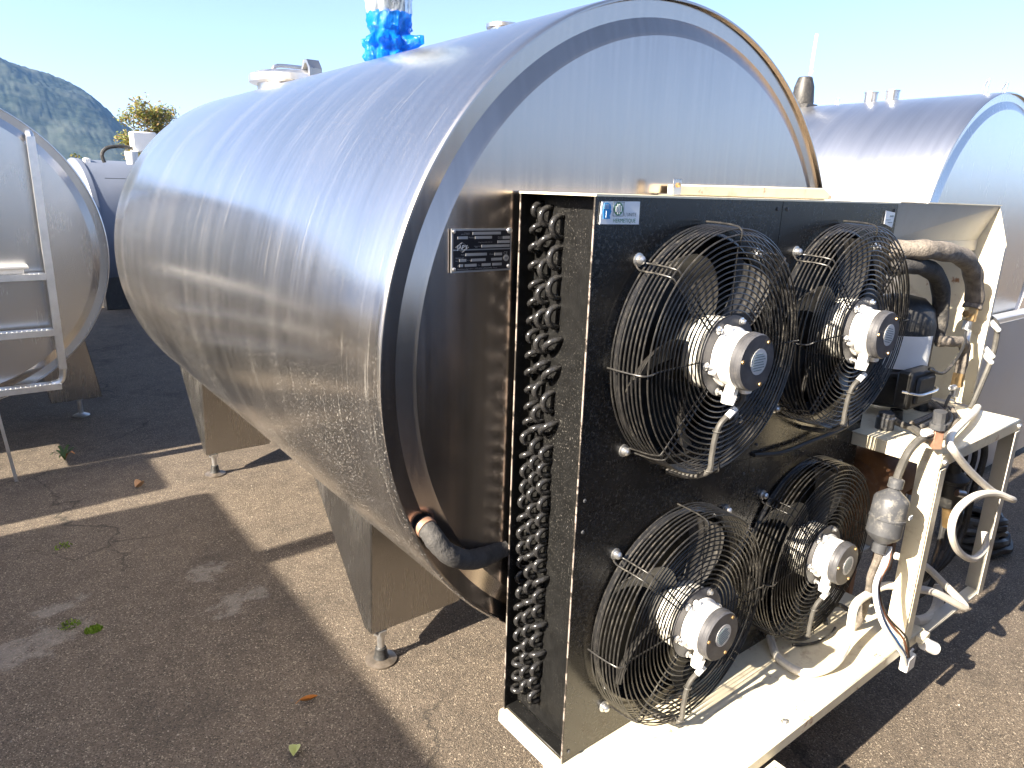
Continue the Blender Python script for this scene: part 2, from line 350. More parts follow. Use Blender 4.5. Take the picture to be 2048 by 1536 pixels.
def agitator(t, p, blue=True):
    x, y, z = p
    a = MB().box(x-.045,x+.045,y-.06,y+.06,z-.03,z+.10).cyl((x,y,z+.08),(x,y,z+.38),.06,n=20).build('agitator', M['capdark'], t, bev=.005)
    if not blue: return a
    def crumple(prof, seed, amp, n=56):
        m = MB(); vv = []; 
        for j, (r, h, ex) in enumerate(prof):
            for k in range(n):
                an = 2*pi*k/n; d = Vector((math.cos(an), math.sin(an), 0))
                q = amp*ex*(.45*math.sin(an*11 + 5*noise.noise(Vector((seed, h*9, 0))) + 3*noise.noise(Vector((d.x, d.y, seed)))) + 1.5*noise.noise(Vector((d.x*1.7, d.y*1.7, h*12+seed))) + .35*noise.noise(Vector((d.x*7, d.y*7, h*40+seed))))
                vv.append((x + d.x*(r+q), y + d.y*(r+q)*1.0, z + h + noise.noise(Vector((d.x*3, d.y*3, j+seed)))*.014*ex))
        m.add(vv, [(j*n+k, j*n+(k+1)%n, (j+1)*n+(k+1)%n, (j+1)*n+k) for j in range(len(prof)-1) for k in range(n)])
        return m
    pr = [(.062,.005,.8),(.078,.02,1.2),(.088,.035,1.2),(.08,.05,1.0),(.082,.064,1.3),(.10,.078,2.2),(.106,.09,2.4),(.092,.10,1.5),(.076,.11,.7),(.074,.125,.4),(.083,.135,.5),(.078,.148,.4),(.082,.16,.4),(.079,.172,.4),(.082,.185,.3)]
    crumple(pr, 2.3, .017, 110).build('plastic_wrap', M['bluewrap'], a, ang=60)
    pr = [(.083,.18,.4),(.087,.195,.7),(.084,.23,.9),(.088,.27,1),(.092,.32,1.2),(.09,.38,1.3),(.085,.44,1.5),(.05,.48,2),(.02,.52,1)]
    crumple(pr, 8.1, .02, 90).build('clear_wrap', M['clearwrap'], a, ang=60)
    return a
def manhole(t, p):
    x, y, z = p
    nk = MB().lathe([(.185,-.06),(.185,.05),(.20,.055)], p, (0,0,1), 40).build('manhole', M['steel'], t)
    MB().lathe([(.215,.042),(.222,.046),(.222,.075),(.215,.082),(.20,.085),(.19,.092),(.06,.105),(.0,.106)], p, (0,0,1), 48).build('lid', M['alu'], nk)
    MB().tube([(x-.11,y+.02,z+.10),(x-.09,y+.015,z+.125),(x+.0,y,z+.128),(x+.07,y-.01,z+.125),(x+.09,y-.01,z+.10)], .009, 8, 4).build('handle', M['steel'], nk)
    MB().prism([(x-.03,y-.23,z+.03),(x-.03,y-.235,z+.10),(x-.03,y-.20,z+.14),(x-.03,y-.16,z+.14),(x-.03,y-.13,z+.10),(x-.03,y-.15,z+.10),(x-.03,y-.175,z+.125),(x-.03,y-.195,z+.125),(x-.03,y-.215,z+.10),(x-.03,y-.21,z+.03)], (.06,0,0)).build('clamp', M['steel'], nk)
    return nk
TL = 2.742
T = empty('milk_tank', (0,.6,0))
tag(T, 'large scratched stainless steel milk tank in the middle, black data plate on its end', 'tank', 'steel milk tanks in the yard')
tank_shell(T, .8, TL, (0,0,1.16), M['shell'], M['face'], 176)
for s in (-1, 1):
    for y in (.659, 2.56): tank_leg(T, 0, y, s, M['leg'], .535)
manhole(T, (0.03,2.42,1.94))
agitator(T, (0.0,1.42,1.96))
MB().cyl((0,.70,1.95),(0,.70,1.995),.045,n=20).cyl((0,.70,1.995),(0,.70,2.005),.055,n=20).build('top_fitting', M['steel'], T)
# data plate
dp = MB().box(-.642,-.4965,-.0075,-.0050,1.3715,1.4555).build('data_plate', M['platesilver'], T)
k = MB()
k.box(-.6385,-.5,-.0085,-.0070,1.4165,1.452); k.box(-.6385,-.5,-.0085,-.0070,1.375,1.414); k.build('plate_field', M['plateblack'], dp)
b = MB()
def fld(u0,u1,v0): b.box(-.642+u0*.1455,-.642+u1*.1455,-.0095,-.0080,1.4555-.084*v0-.0052,1.4555-.084*v0)
for q in ((.33,.80,.075),(.09,.25,.17),(.37,.65,.17),(.84,.96,.18),(.75,.96,.28),(.48,.96,.375),(.22,.57,.56),(.70,.83,.57),(.12,.23,.69),(.31,.55,.69),(.65,.83,.69),(.12,.18,.81),(.21,.40,.81),(.49,.64,.81),(.67,.83,.81)): fld(*q)
b.build('blank_fields', M['platesilver'], dp)
def ptext(s_, u, v, sz, m_='platesilver', al='LEFT'): text('lettering', s_, sz, (-.642+u*.1455, -.0096, 1.4555-.084*v), M[m_], dp, al)
ptext('JAPY',.165,.465,.0120,'paper','CENTER'); ptext('TYPE',.14,.61,.004); ptext('Classe',.61,.61,.004); ptext('CE',.855,.615,.0085); ptext('Modele',.265,.215,.004)
ptext('N de serie',.19,.105,.003); ptext('volume nominal',.14,.13,.003); ptext('Charge maximale de refrigerant',.42,.32,.0027); ptext('Annee de',.75,.205,.003); ptext('fabrication',.75,.235,.003)
ptext('N de groupe',.35,.41,.003); ptext('Serie',.37,.435,.003); ptext('REFRIGERANT',.055,.675,.003); ptext('Nom',.055,.74,.003); ptext('Poids',.245,.735,.003); ptext('P',.09,.86,.004); ptext('Freq',.42,.855,.003)
ptext('Manufactures Japy  B.P.10  21702 SAINT-APOLLINAIRE  France',.085,.935,.0037)
dm = MB()
for q, wd in ((.105,.0009),(.085,.0006)):
    cx, cz = -.642+.165*.1455, 1.4555-.084*.42
    P = [(cx-q*.145,cz),(cx,cz+q*.092),(cx+q*.145,cz),(cx,cz-q*.092)]
    for i in range(4):
        a, c_ = P[i], P[(i+1)%4]; dm.cyl((a[0],-.0086,a[1]),(c_[0],-.0086,c_[1]),wd*.38,n=5)
dm.build('emblem', M['platesilver'], dp)
nf = MB().lathe([(.0065,0),(.0065,.0012)], (-.642+.905*.1455,-.0085,1.4555-.084*.70), (0,-1,0), 24).build('emblem', M['platesilver'], dp)
text('lettering', 'NF', .006, (-.642+.905*.1455,-.0101,1.4555-.084*.725), M['plateblack'], dp, 'CENTER')
for (x, z, r) in ((-.6375,1.4505,.004),(-.503,1.4515,.0065),(-.504,1.380,.0042),(-.637,1.378,.0042)):
    MB().lathe([(r,0),(r*.9,.002),(r*.5,.0035)], (x,-.0085,z), (0,-1,0), 14).build('screw', M['zinc'], dp)
MB().tube([(-.697,.012,.842),(-.694,-.012,.834),(-.686,-.03,.814),(-.662,-.040,.784),(-.611,-.034,.752),(-.551,-.014,.732),(-.515,-.001,.726),(-.486,.006,.724)], lambda t: .0222+.0006*math.sin(t*31)+.0004*math.sin(t*83), 18, 8).build('outlet_pipe', M['foam'], T)
MB().lathe([(.0235,-.010),(.0235,.003),(.020,.004)], (-.696,-.004,.839), (.1,-1,-.3), 20).build('pipe_collar', M['copper'], T)

# neighbouring tank out of the frame on the left: its shade lies across the ground
T2 = empty('milk_tank', (-4.03,.2,0))
tag(T2, 'steel milk tank just outside the left edge whose shade crosses the asphalt', 'tank', 'steel milk tanks in the yard')
tank_shell(T2, .8, TL, (-4.03,-.43,1.16), M['shell2'], M['face2'], 96)
for s in (-1, 1):
    for y in (.23, 2.0): tank_leg(T2, 0, y, s, M['leg'], .535)
agitator(T2, (-4.03,1.50,1.96), False)

T6 = empty('milk_tank', (-4.03,4.5,0))  # unseen tank, added so that its shade darkens the ground further back
tag(T6, 'second steel milk tank added out of view on the left to shade the ground', 'tank', 'steel milk tanks in the yard')
tank_shell(T6, .8, TL, (-4.03,3.50,1.16), M['shell2'], M['face2'], 96)
for s in (-1, 1):
    for y in (4.1, 5.6): tank_leg(T6, 0, y, s, M['leg'], .535)
cb = empty('cooling_cabinet', (-4.0,2.9,0)); tag(cb, 'dark cabinet added out of view on the left to shade a strip of ground', 'cabinet')  # unseen box added to break the sunlight into strips on the asphalt
MB().box(-4.7,-3.55,2.47,3.06,.12,1.72).build('casing', M['black'], cb, bev=.01)
for x in (-4.65,-3.65): MB().box(x,x+.05,2.5,3.04,0,.12).build('foot', M['black'], cb)
MB().box(-4.6,-3.65,2.455,2.47,.3,1.6).build('grille', M['fin'], cb)
# tank with the ladder
T3 = empty('milk_tank', (-1.532,3.4,0))
tag(T3, 'steel milk tank at the left edge with a ladder on its end', 'tank', 'steel milk tanks in the yard')
tank_shell(T3, .767, 5.3, (-1.532,3.1,1.163), M['shell2'], M['face2'], 144)
for s in (-1, 1):
    for y in (4.0, 6.9):
        cx = -1.532
        lg = MB().add([(cx+s*.76,y,.12),(cx+s*.47,y,.12),(cx+s*.40,y,.6),(cx+s*.66,y,.8),(cx+s*.76,y+.12,.12),(cx+s*.47,y+.12,.12),(cx+s*.40,y+.12,.6),(cx+s*.66,y+.12,.8)],
                 [(0,1,2,3),(7,6,5,4),(0,3,7,4),(1,0,4,5),(2,1,5,6)]).build('leg', M['leg'], T3, ang=20, bev=.004)
        MB().cyl((cx+s*.63,y+.05,.02),(cx+s*.63,y+.05,.13),.014).lathe([(.05,0),(.05,.005),(.02,.02)],(cx+s*.63,y+.05,.001)).build('stem', M['zinc'], lg)
# ladder
Ld = empty('ladder', (-1.5,3.02,0))
tag(Ld, 'aluminium step ladder hung on the end of the left tank', 'ladder')
for s in (-1, 1):
    X = -1.53 + s*.48
    MB().tube([(X,3.09,1.715),(X,3.03,1.712),(X,3.005,1.66)], .016, 8, 4).prism([(X-.017,2.99,1.70),(X+.017,2.99,1.70),(X+.017,3.035,1.70),(X-.017,3.035,1.70)], (s*-.003,0,-1.13)).tube([(X-s*.003,3.012,.60),(X-s*.006,3.012,.54),(X-s*.022,3.012,.505),(X-s*.06,3.012,.495)], .0165, 8, 4).build('rail', M['alu'], Ld)
for z in (1.055, .775, .495):
    q = MB().box(-1.99,-1.07,2.985,3.055,z-.028,z+.004)
    for i in range(44):
        x = -1.98+i*.0205; q.cyl((x,2.992,z+.004),(x,2.992,z+.009),.004,.002,6)
    q.build('step', M['alu'], Ld, bev=.003)
MB().prism([(-1.33,3.03,.0),(-1.315,3.03,.0),(-1.355,3.03,.52),(-1.37,3.03,.52)], (0,.012,0)).build('prop_leg', M['alu'], Ld)
tr = MB().box(-1.62,-1.135,2.985,3.085,1.085,1.10).box(-1.62,-1.155,3.0,3.075,1.06,1.085).build('tray', M['white'], bev=.004, at=(-1.4,3.0,1.06))
tag(tr, 'flat white tray lying on the top step of the ladder', 'tray')

# right hand tank
RX, RY, RR, RZ = 2.919, .30, .812, 1.263
T4 = empty('milk_tank', (RX,.9,0))
tag(T4, 'pale satin steel tank on the right behind the refrigeration unit', 'tank', 'steel milk tanks in the yard')
tank_shell(T4, RR, 2.9, (RX,RY,RZ), M['shell2'], M['face2'], 160)
for s in (-1, 1):
    for y in (1.1, 2.6): tank_leg(T4, 0, y, s, M['leg'], .60)
lc = MB().prism([(2.16,.15,.045),(3.9,.15,.045),(3.9,.15,.93),(2.16,.15,.93)], (0,.135,0)).build('base_box', plain('grey_painted_sheet', (.40,.395,.385), .35, .35, .05, 5), T4, bev=.006)
MB().box(2.15,3.91,.139,.15,.935,.955).build('rim_strip', M['alu'], lc)
mt = MB().box(2.74,2.86,1.33,1.47,2.04,2.08).lathe([(.062,0),(.066,.02),(.058,.11),(.04,.165),(.0,.165)],(2.80,1.40,2.07),(0,0,1),20).build('agitator', M['rubber'], T4, bev=.004)
MB().tube([(2.84,1.40,2.25),(2.86,1.40,2.28),(2.85,1.40,2.30),(2.86,1.40,2.48)], .009, 6, 3).build('antenna', M['white'], T4)
MB().tube([(2.78,1.50,2.20),(2.72,1.65,2.17),(2.68,1.8,2.17)], .008, 6, 4).build('cable', M['rubber'], T4)
for y in (.87,.99):
    MB().cyl((2.82,y,2.05),(2.82,y,2.115),.034,n=18).cyl((2.82,y,2.115),(2.82,y,2.12),.038,n=18).build('vent_stub', M['steel'], T4)
for y, h in ((.345,.06),(.43,.085),(1.22,.05)):
    MB().tube([(2.88,y,2.06),(2.87,y-.012,2.06+h),(2.89,y+.015,2.06+h*.6),(2.89,y+.02,2.06)], .005, 6, 3).build('wire_loop', M['zinc'], T4)

# tank far behind, crosswise
T5 = empty('milk_tank', (2,8.6,0))
tag(T5, 'blue-grey tank in the gap behind, control box and black hose on top', 'tank', 'steel milk tanks in the yard')
bl = plain('blue_grey_paint', (.11,.13,.175), .5, 0, .06, 6)  # bluish tone of sky-lit shade put into the shell colour
MB().lathe([(0.02,-.09),(.55,-.05),(.78,.0),(.80,.02),(.80,.07),(.785,.075),(.785,3.4),(.0,3.45)], (-.22,8.8,.92), (1,0.1,0), 96).build('shell', bl, T5, ang=25)
MB().box(-.0,2.6,8.0,8.012,1.50,1.506).build('seam', M['rubber'], T5)
MB().box(-.1,3.1,8.25,9.35,.0,.42).build('plinth', M['rubber'], T5, bev=.005)  # dark box standing in for the deep shade below this tank
bx = MB().box(.33,.58,8.05,8.25,1.80,2.02).cyl((.45,8.15,1.66),(.45,8.15,1.81),.03).build('control_box', M['white'], T5, bev=.012)
MB().tube([(.36,8.1,1.83),(.22,8.1,1.85),(.08,8.1,1.83),(.015,8.1,1.76),(.03,8.1,1.67)], .02, 8, 6).build('hose', M['rubber'], T5)
MB().lathe([(.055,0),(.07,.12),(.07,.14)], (.30,8.05,1.66), (0,0,1), 18).build('cup', M['white'], T5)
MB().box(-.10,-.03,8.6,8.7,1.62,1.72).build('valve_cap', M['white'], T5, bev=.01)
wt = MB().box(-.50,-.20,11.5,12.0,0,1.72).box(-.52,-.18,11.48,12.02,1.72,1.76).build('container', M['white'], bev=.02, at=(-.35,11.7,0))
tag(wt, 'pale box-shaped container far behind the left tank', 'container')

# ------------------------------------------------------------------ condensing unit
U = empty('condensing_unit', (.1,-.24,.25))
tag(U, 'black and cream refrigeration unit with four caged fans in front of the tank', 'refrigeration unit')
XL, XR, YF, YB, ZT, ZB = -.483, .678, -.231, -.0155, 1.529, .290
FX = (-.164, .386); FZ = (1.213, .582); HR = .236
def holed(x0, x1, m, z0, z1, cx, cz, r, y, th, n=64):
    # rectangle x0..x1, z0..z1 with a round hole
    vi = []
    for yy in (y, y+th):
        inner = []; outer = []
        for k_ in range(n):
            a = 2*pi*k_/n + 1e-4; dx, dz = math.cos(a), math.sin(a)
            inner.append((cx+r*dx, yy, cz+r*dz))
            t = min(((x1-cx)/dx if dx > 0 else (x0-cx)/dx) if abs(dx) > 1e-9 else 9, ((z1-cz)/dz if dz > 0 else (z0-cz)/dz) if abs(dz) > 1e-9 else 9)
            outer.append([cx+t*dx, yy, cz+t*dz])
        for X_ in (x0, x1):
            for Z_ in (z0, z1):
                q = min(outer, key=lambda p_: (p_[0]-X_)**2+(p_[2]-Z_)**2); q[0] = X_; q[2] = Z_
        vi += inner + [tuple(q) for q in outer]
    f_ = []
    for k_ in range(n):
        k2 = (k_+1) % n
        f_ += [(k_, k2, n+k2, n+k_), (2*n+k_, 3*n+k_, 3*n+k2, 2*n+k2), (k_, 2*n+k_, 2*n+k2, k2), (n+k_, n+k2, 3*n+k2, 3*n+k_)]
    m.add(vi, f_)
XM = .1115
for x0, x1, cx in ((XL, XM-.001, FX[0]), (XM+.001, XR, FX[1])):
    m = MB(); holed(x0, x1, m, .8985, ZT-.004, cx, FZ[0], HR, YF, .002); holed(x0, x1, m, ZB+.002, .8975, cx, FZ[1], HR, YF, .002)
    m.build('front_panel', M['black'], U, ang=30)
MB().box(XL,XR,YB-.003,YB,ZB+.001,ZT-.004).build('back_panel', M['blackdust'], U)
MB().box(XL-.002,XR+.004,YF-.004,YB+.002,ZT-.004,ZT).build('top_sheet', M['cream'], U)
MB().box(XL-.0012,XL+.0008,YF-.0015,YF+.0022,ZB+.002,ZT-.004).build('panel_edge', M['worn'], U)
MB().box(XL-.0012,XL+.0008,YB-.0034,YB+.0005,ZB+.002,ZT-.004).build('panel_edge', M['worn'], U)
MB().box(XR-.003,XR,YF+.003,YB-.004,ZB+.002,ZT-.005).build('end_panel', M['black'], U)
SX = -.443
MB().box(SX,SX+.002,YF+.003,YB-.004,ZB+.012,ZT-.005).build('tube_sheet', M['blackdust'], U)
MB().box(SX-.035,SX,YF+.004,YB-.004,ZB+.002,ZB+.0105).build('sheet_foot', M['blackdust'], U, bev=.001)
MB().box(SX+.004,XR-.006,-.15,-.03,ZB+.006,ZT-.008).build('coil_block', M['fin'], U)
# return bends of the coil
def bend_mesh(span, reach, tr):
    P = []
    for i in range(9):
        a = pi*i/8; P.append(Vector((-(reach-tr)*math.sin(a)**.8 if 0 < i < 8 else .004, 0, span/2*math.cos(a))))
    m = MB().tube(P, tr, 7, 1)
    me = bpy.data.meshes.new('tube_bend'); me.from_pydata(m.v, [], m.f); me.polygons.foreach_set('use_smooth', [True]*len(me.polygons)); me.materials.append(M['bend']); return me
BM = {q: bend_mesh(*q) for q in ((.027,.030,.0064),(.036,.032,.0068),(.042,.034,.0070),(.030,.035,.0068))}; BK = list(BM)
rnd = random.Random(11)
for c_, y in enumerate((-.039,-.068,-.101)):
    z = ZT-.036 - (0, .010, .030)[c_]
    while z > ZB+.04:
        up = z > 1.02; tilt = 0
        if up:
            kind_ = (0, 1, 2)[c_]; step = (.0375, .052, .060)[c_]
            if c_ == 0: tilt = rnd.choice((.8,.8,.7,.1))
            elif rnd.random() < .25: tilt = .75
        else:
            kind_ = 3; step = .0385
            if rnd.random() < .14: tilt = rnd.choice((.7,1.0))
            if z < ZB+.16 and c_ == 0: tilt = 1.4
        o = bpy.data.objects.new('tube_bend', BM[BK[kind_]]); C.objects.link(o); o.parent = U
        o.rotation_euler = (tilt, rnd.uniform(-.06,.06), rnd.uniform(-.2,.05))
        o.location = Vector((SX, y + rnd.uniform(-.0015,.0015), z + (.0 if up else (0,.019,.004)[c_]) + rnd.uniform(-.0015,.0015))) - ORG[U.name]
        z -= step
# base plate
bp = MB().box(-.491,.756,-.48,-.010,ZB-.004,ZB).box(-.491,.756,-.484,-.48,ZB-.034,ZB-.0005).box(-.495,-.491,-.484,-.010,ZB-.034,ZB-.0005).box(.756,.760,-.484,-.010,ZB-.034,ZB-.0005).build('base_plate', M['cream'], U, bev=.002)
for x, y in ((-.470,-.075),(-.470,-.20),(-.466,-.13),(.05,-.455),(.5,-.465)):
    MB().lathe([(.009,0),(.009,.002),(.006,.0025),(.006,.007),(.003,.008)], (x,y,ZB+.0004), (0,0,1), 6).build('bolt', M['zinc'], bp)
ch = MB().box(-.42,-.035,-.53,-.487,.06,.252).build('support_channel', M['cream'], U, bev=.002)
for x0, x1 in ((.35,.62),(-.42,-.30)): MB().box(x0,x1,-.30,-.10,.0,.285).build('support_block', M['cream'], U, bev=.002)
for x in (-.06,-.10): MB().lathe([(.006,0),(.006,.0008)], (x,-.508,.2524), (0,0,1), 12).build('hole', M['rubber'], ch)
MB().box(-.42,-.30,-.53,-.487,.0,.06).build('foot', M['cream'], ch)
# corner tab with white end cap
MB().box(.70,.752,-.505,-.4845,ZB-.022,ZB-.001).build('corner_tab', M['cream'], U, bev=.002)
MB().cyl((.725,-.500,.262),(.772,-.518,.234),.0195,n=18).build('end_cap', M['white'], U, bev=.003)
# hood, wing and shelf
MB().prism([(.679,-.231,1.5285),(1.25,-.286,1.5265),(1.25,-.243,1.419),(.679,-.205,1.42)], (0,.003,.0005)).build('hood_panel', M['grey_cream'], U)
MB().prism([(.679,-.205,1.4195),(1.25,-.243,1.4185),(1.25,-.243,1.385),(.679,-.205,1.385)], (0,.003,0)).build('hood_strip', M['grey_cream'], U)
MB().prism([(.683,-.234,1.5295),(1.254,-.29,1.5275),(1.254,-.012,1.5275),(.683,-.012,1.5295)], (0,0,.003)).build('hood_top', M['cream'], U)
MB().prism([(1.25,-.286,1.526),(1.25,-.326,1.41),(1.25,-.326,.872),(1.25,-.03,.872),(1.25,-.012,1.526)], (.003,0,0)).build('side_wing', M['cream'], U)
MB().box(1.236,1.2495,-.3285,-.3265,.88,1.40).build('wing_flange', M['grey_cream'], U)
sh = MB().box(.63,1.22,-.478,-.02,.868,.872).box(.63,.633,-.478,-.233,.832,.868).box(.633,1.22,-.481,-.478,.836,.8715).box(1.217,1.22,-.478,-.02,.836,.868).build('shelf', M['cream'], U, bev=.0015)
MB().box(.6265,.6295,-.480,-.425,ZB+.001,.885).box(.6295,.668,-.4835,-.4815,ZB+.001,.832).build('post', M['cream'], U, bev=.001)
MB().box(1.185,1.2235,-.4845,-.4815,.25,.836).box(1.2205,1.2235,-.4815,-.43,.25,.836).build('post', M['grey_cream'], U, bev=.001)
for y in (-.48,-.10): MB().box(.761,1.22,y,y+.04,.245,.252).build('floor_rail', M['grey_cream'], U, bev=.001)
MB().box(1.2235,1.2265,-.10,-.02,.25,.868).build('post', M['grey_cream'], U)
for x, z in ((.648,.852),(1.205,.853)): MB().lathe([(.009,0),(.008,.006),(.004,.009)], (x,-.4815,z), (0,-1,0), 12).build('bolt', M['zinc'], U)
MB().box(-.072,-.043,-.062,-.058,1.53,1.567).box(-.072,-.043,-.058,-.012,1.53,1.534).build('bracket', M['steel'], U, bev=.002)
MB().lathe([(.006,0),(.006,.004),(.003,.006)], (-.057,-.062,1.553), (0,-1,0), 6).build('bolt', M['brass'], U)
MB().prism([(-.04,-.05,1.5305),(.654,-.05,1.5305),(.652,-.05,1.541),(.607,-.05,1.562),(-.04,-.05,1.5545)], (0,.035,0)).build('top_rail', M['cream'], U, bev=.003)
# fans -----------------------------------------------------------------
F = MB().lathe([(HR+.012,-.004),(HR+.004,-.012),(HR,-.006),(HR,.05),(HR+.003,.05)], (0,0,0), (0,1,0), 64, False, False).build('fan', M['bend'], None, at=(0,0,0))
RF = []
for i in range(8):
    t = i/7; RF.append((.262 - .004*t, -.012 - .072*t))
rr = .247
while rr > .094: RF.append((rr, -.093)); rr -= .0116
for r, y in RF:
    n = 72 if r > .15 else 48
    MB().tube([(r*math.cos(2*pi*k_/n), y, r*math.sin(2*pi*k_/n)) for k_ in range(n)], .0017, 5, 1, True).build('guard_ring', M['wire'], F, at=(0,0,0), ang=60)
for k_ in range(8):
    a = pi/4*k_ + .03; d = Vector((math.cos(a),0,math.sin(a))); s_ = Vector((-d.z,0,d.x)); dg = k_ % 2 == 1
    m = MB()
    for sgn in ((-1,1) if dg else (0,)):
        o_ = s_*(sgn*.0095)
        if dg: P = [d*.278+Vector((0,-.004,0))+o_*.4, d*.268+Vector((0,-.012,0))+o_, d*.266+Vector((0,-.05,0))+o_, d*.260+Vector((0,-.084,0))+o_, d*.244+Vector((0,-.0895,0))+o_, d*.16+Vector((0,-.0895,0))+o_*.8, d*.078+Vector((0,-.0895,0))+o_*.5]
        else: P = [d*.268+Vector((0,-.008,0)), d*.267+Vector((0,-.045,0)), d*.262+Vector((0,-.087,0)), d*.246+Vector((0,-.0970,0)), d*.215+Vector((0,-.0905,0)), d*.078+Vector((0,-.0895,0))]
        m.tube(P, .0019, 6, 2)
    m.build('guard_spoke', M['wire'], F, at=(0,0,0), ang=60)
for sx in (-1,1):
    for sz in (-1,1):
        MB().lathe([(.0135,0),(.0135,.003),(.0085,.004),(.0085,.012),(.006,.015),(.003,.0165)], (sx*.196,-.0005,sz*.196), (0,-1,0), 14).build('bolt', M['zinc'], F, at=(0,0,0), ang=25)
MB().lathe([(.072,-.026),(.078,-.036),(.078,-.066),(.070,-.074),(.05,-.075)], (0,0,0), (0,1,0), 40).build('hub', M['hub'], F, at=(0,0,0))
MB().cyl((0,.03,0),(0,-.030,0),.078,.076,36).build('rotor', M['blade'], F, at=(0,0,0))
nbl = 5
for k_ in range(nbl):
    a0 = 2*pi*k_/nbl + .5; m = MB(); vv = []; nr, nw = 9, 7
    for side in (0, 1):
        for i in range(nr):
            t = i/(nr-1); r = .076 + t*.150; sweep = .38*t*t
            hw = (.26 - .06*t) * (1 if t < .9 else .86)
            for j in range(nw):
                u = j/(nw-1)*2-1; a = a0 + sweep + u*hw
                y = -.030 + u*hw*r*.62 + .012*(1-u*u) + side*.0022
                vv.append((r*math.cos(a), y, r*math.sin(a)))
    n1 = nr*nw; ff = []
    for i in range(nr-1):
        for j in range(nw-1):
            a = i*nw+j; ff += [(a,a+1,a+nw+1,a+nw), (n1+a,n1+a+nw,n1+a+nw+1,n1+a+1)]
    for i in range(nr-1): ff += [(i*nw,(i+1)*nw,n1+(i+1)*nw,n1+i*nw), (i*nw+nw-1,n1+i*nw+nw-1,n1+(i+1)*nw+nw-1,(i+1)*nw+nw-1)]
    ff += [tuple((nr-1)*nw+j for j in range(nw)) + tuple(n1+(nr-1)*nw+j for j in range(nw))[::-1]]
    m.add(vv, ff).build('blade', M['blade'], F, at=(0,0,0), ang=50)
MB().lathe([(.083,-.084),(.086,-.088),(.086,-.0925),(.05,-.095)], (0,0,0), (0,1,0), 40).build('mounting_disc', M['capdark'], F, at=(0,0,0), ang=25)
m = MB().lathe([(.063,-.095),(.063,-.100),(.0575,-.102),(.0575,-.136)], (0,0,0), (0,1,0), 48)
for k_ in range(4):
    a = pi/2*k_ + .35; m.cyl((.065*math.cos(a),-.095,.065*math.sin(a)),(.065*math.cos(a),-.105,.065*math.sin(a)),.008,n=12)
m.build('motor_housing', M['cast'], F, at=(0,0,0), ang=25)
MB().lathe([(.0585,-.136),(.0600,-.138),(.0600,-.146),(.0590,-.1475),(.0590,-.156),(.0565,-.160),(.0,-.1605)], (0,0,0), (0,1,0), 48).build('motor_cap', M['capdark'], F, at=(0,0,0), ang=25)
MB().lathe([(.027,-.1608),(.027,-.1614)], (.004,0,.002), (0,1,0), 28).build('rating_label', M['label'], F, at=(0,0,0))
m = MB()
for i in range(7):
    z = .017 - i*.0055; hw = math.sqrt(max(0,.0245**2 - z*z))*.85; m.box(.004-hw,.004+hw*(.7+.3*((i*7)%3)/2),-.1620,-.1612,z,z+.0016)
m.build('label_print', M['txtgrey'], F, at=(0,0,0))
for k_ in range(6):
    a = pi/3*k_ + .15
    MB().lathe([(.0085,-.0925),(.0085,-.096),(.005,-.097),(.005,-.103),(.002,-.105)], (.0765*math.cos(a),0,.0765*math.sin(a)), (0,1,0), 10).build('screw', M['zinc'], F, at=(0,0,0), ang=25)
for k_ in range(3):
    a = 2*pi/3*k_ + .9
    MB().lathe([(.0045,-.158),(.004,-.1625)], (.050*math.cos(a),0,.050*math.sin(a)), (0,1,0), 10).build('screw', M['brass'], F, at=(0,0,0), ang=25)
MB().cyl((-.012,-.118,-.055),(-.018,-.118,-.074),.0135,n=6).cyl((-.018,-.118,-.074),(-.023,-.118,-.093),.0165,.0135,8).build('cable_gland', M['white'], F, at=(0,0,0), ang=25)
MB().cyl((.026,-.122,-.052),(.03,-.122,-.074),.0125,n=12).build('blanking_plug', M['cast'], F, at=(0,0,0), ang=25)
MB().tube([(.030,-.120,-.070),(.024,-.118,-.096),(.002,-.112,-.118),(-.022,-.106,-.14),(-.03,-.103,-.17),(-.033,-.102,-.21),(-.036,-.100,-.245),(-.045,-.06,-.268),(-.05,-.002,-.275)], .0062, 8, 5).build('cable', M['greycable'], F, at=(0,0,0))
MB().cyl((.012,-.1155,-.108),(-.006,-.110,-.126),.0072,n=10).build('cable_sleeve', M['paper'], F, at=(0,0,0))
for q in ((-.0275,-.105,-.155),(-.036,-.1,-.243)): MB().tube([(q[0]+.009*math.cos(2*pi*i/10),q[1]+.009*math.sin(2*pi*i/10),q[2]) for i in range(10)], .0016, 5, 1, True).build('cable_tie', M['greycable'], F, at=(0,0,0))
fans = [(FX[0],FZ[0]),(FX[1],FZ[0]),(FX[0],FZ[1]),(FX[1],FZ[1])]
for i, (x, z) in enumerate(fans):
    loc = Vector((x, YF, z)) - ORG[U.name]
    if i == 0: F.parent = U; F.location = loc
    else:
        cf_ = copy_tree(F, U, loc)
        for ch in cf_.children:            # each fan stopped at its own angle, labels turned
            nm = ch.name.split('.')[0]
            if nm in ('blade', 'rotor'): ch.rotation_euler.y = (.0, .55, -.38, .95)[i]
            elif nm in ('rating_label', 'label_print'): ch.rotation_euler.y = (.0, .2, -.5, 1.1)[i]
            elif nm == 'guard_ring': ch.rotation_euler = ((.008, .004, -.006, .009)[i]*math.sin(len(ch.name)+sum(map(ord, ch.name)) % 7), 0, (.003, -.005, .006, .004)[i])
for x in (XL+.02, XM-.02, XM+.02, XR-.02):
    for z in (ZT-.022, .93, .86, ZB+.025): MB().lathe([(.0045,0),(.004,.002),(.002,.003)], (x,YF-.0003,z), (0,-1,0), 8).build('screw', M['drier'], U, ang=25)
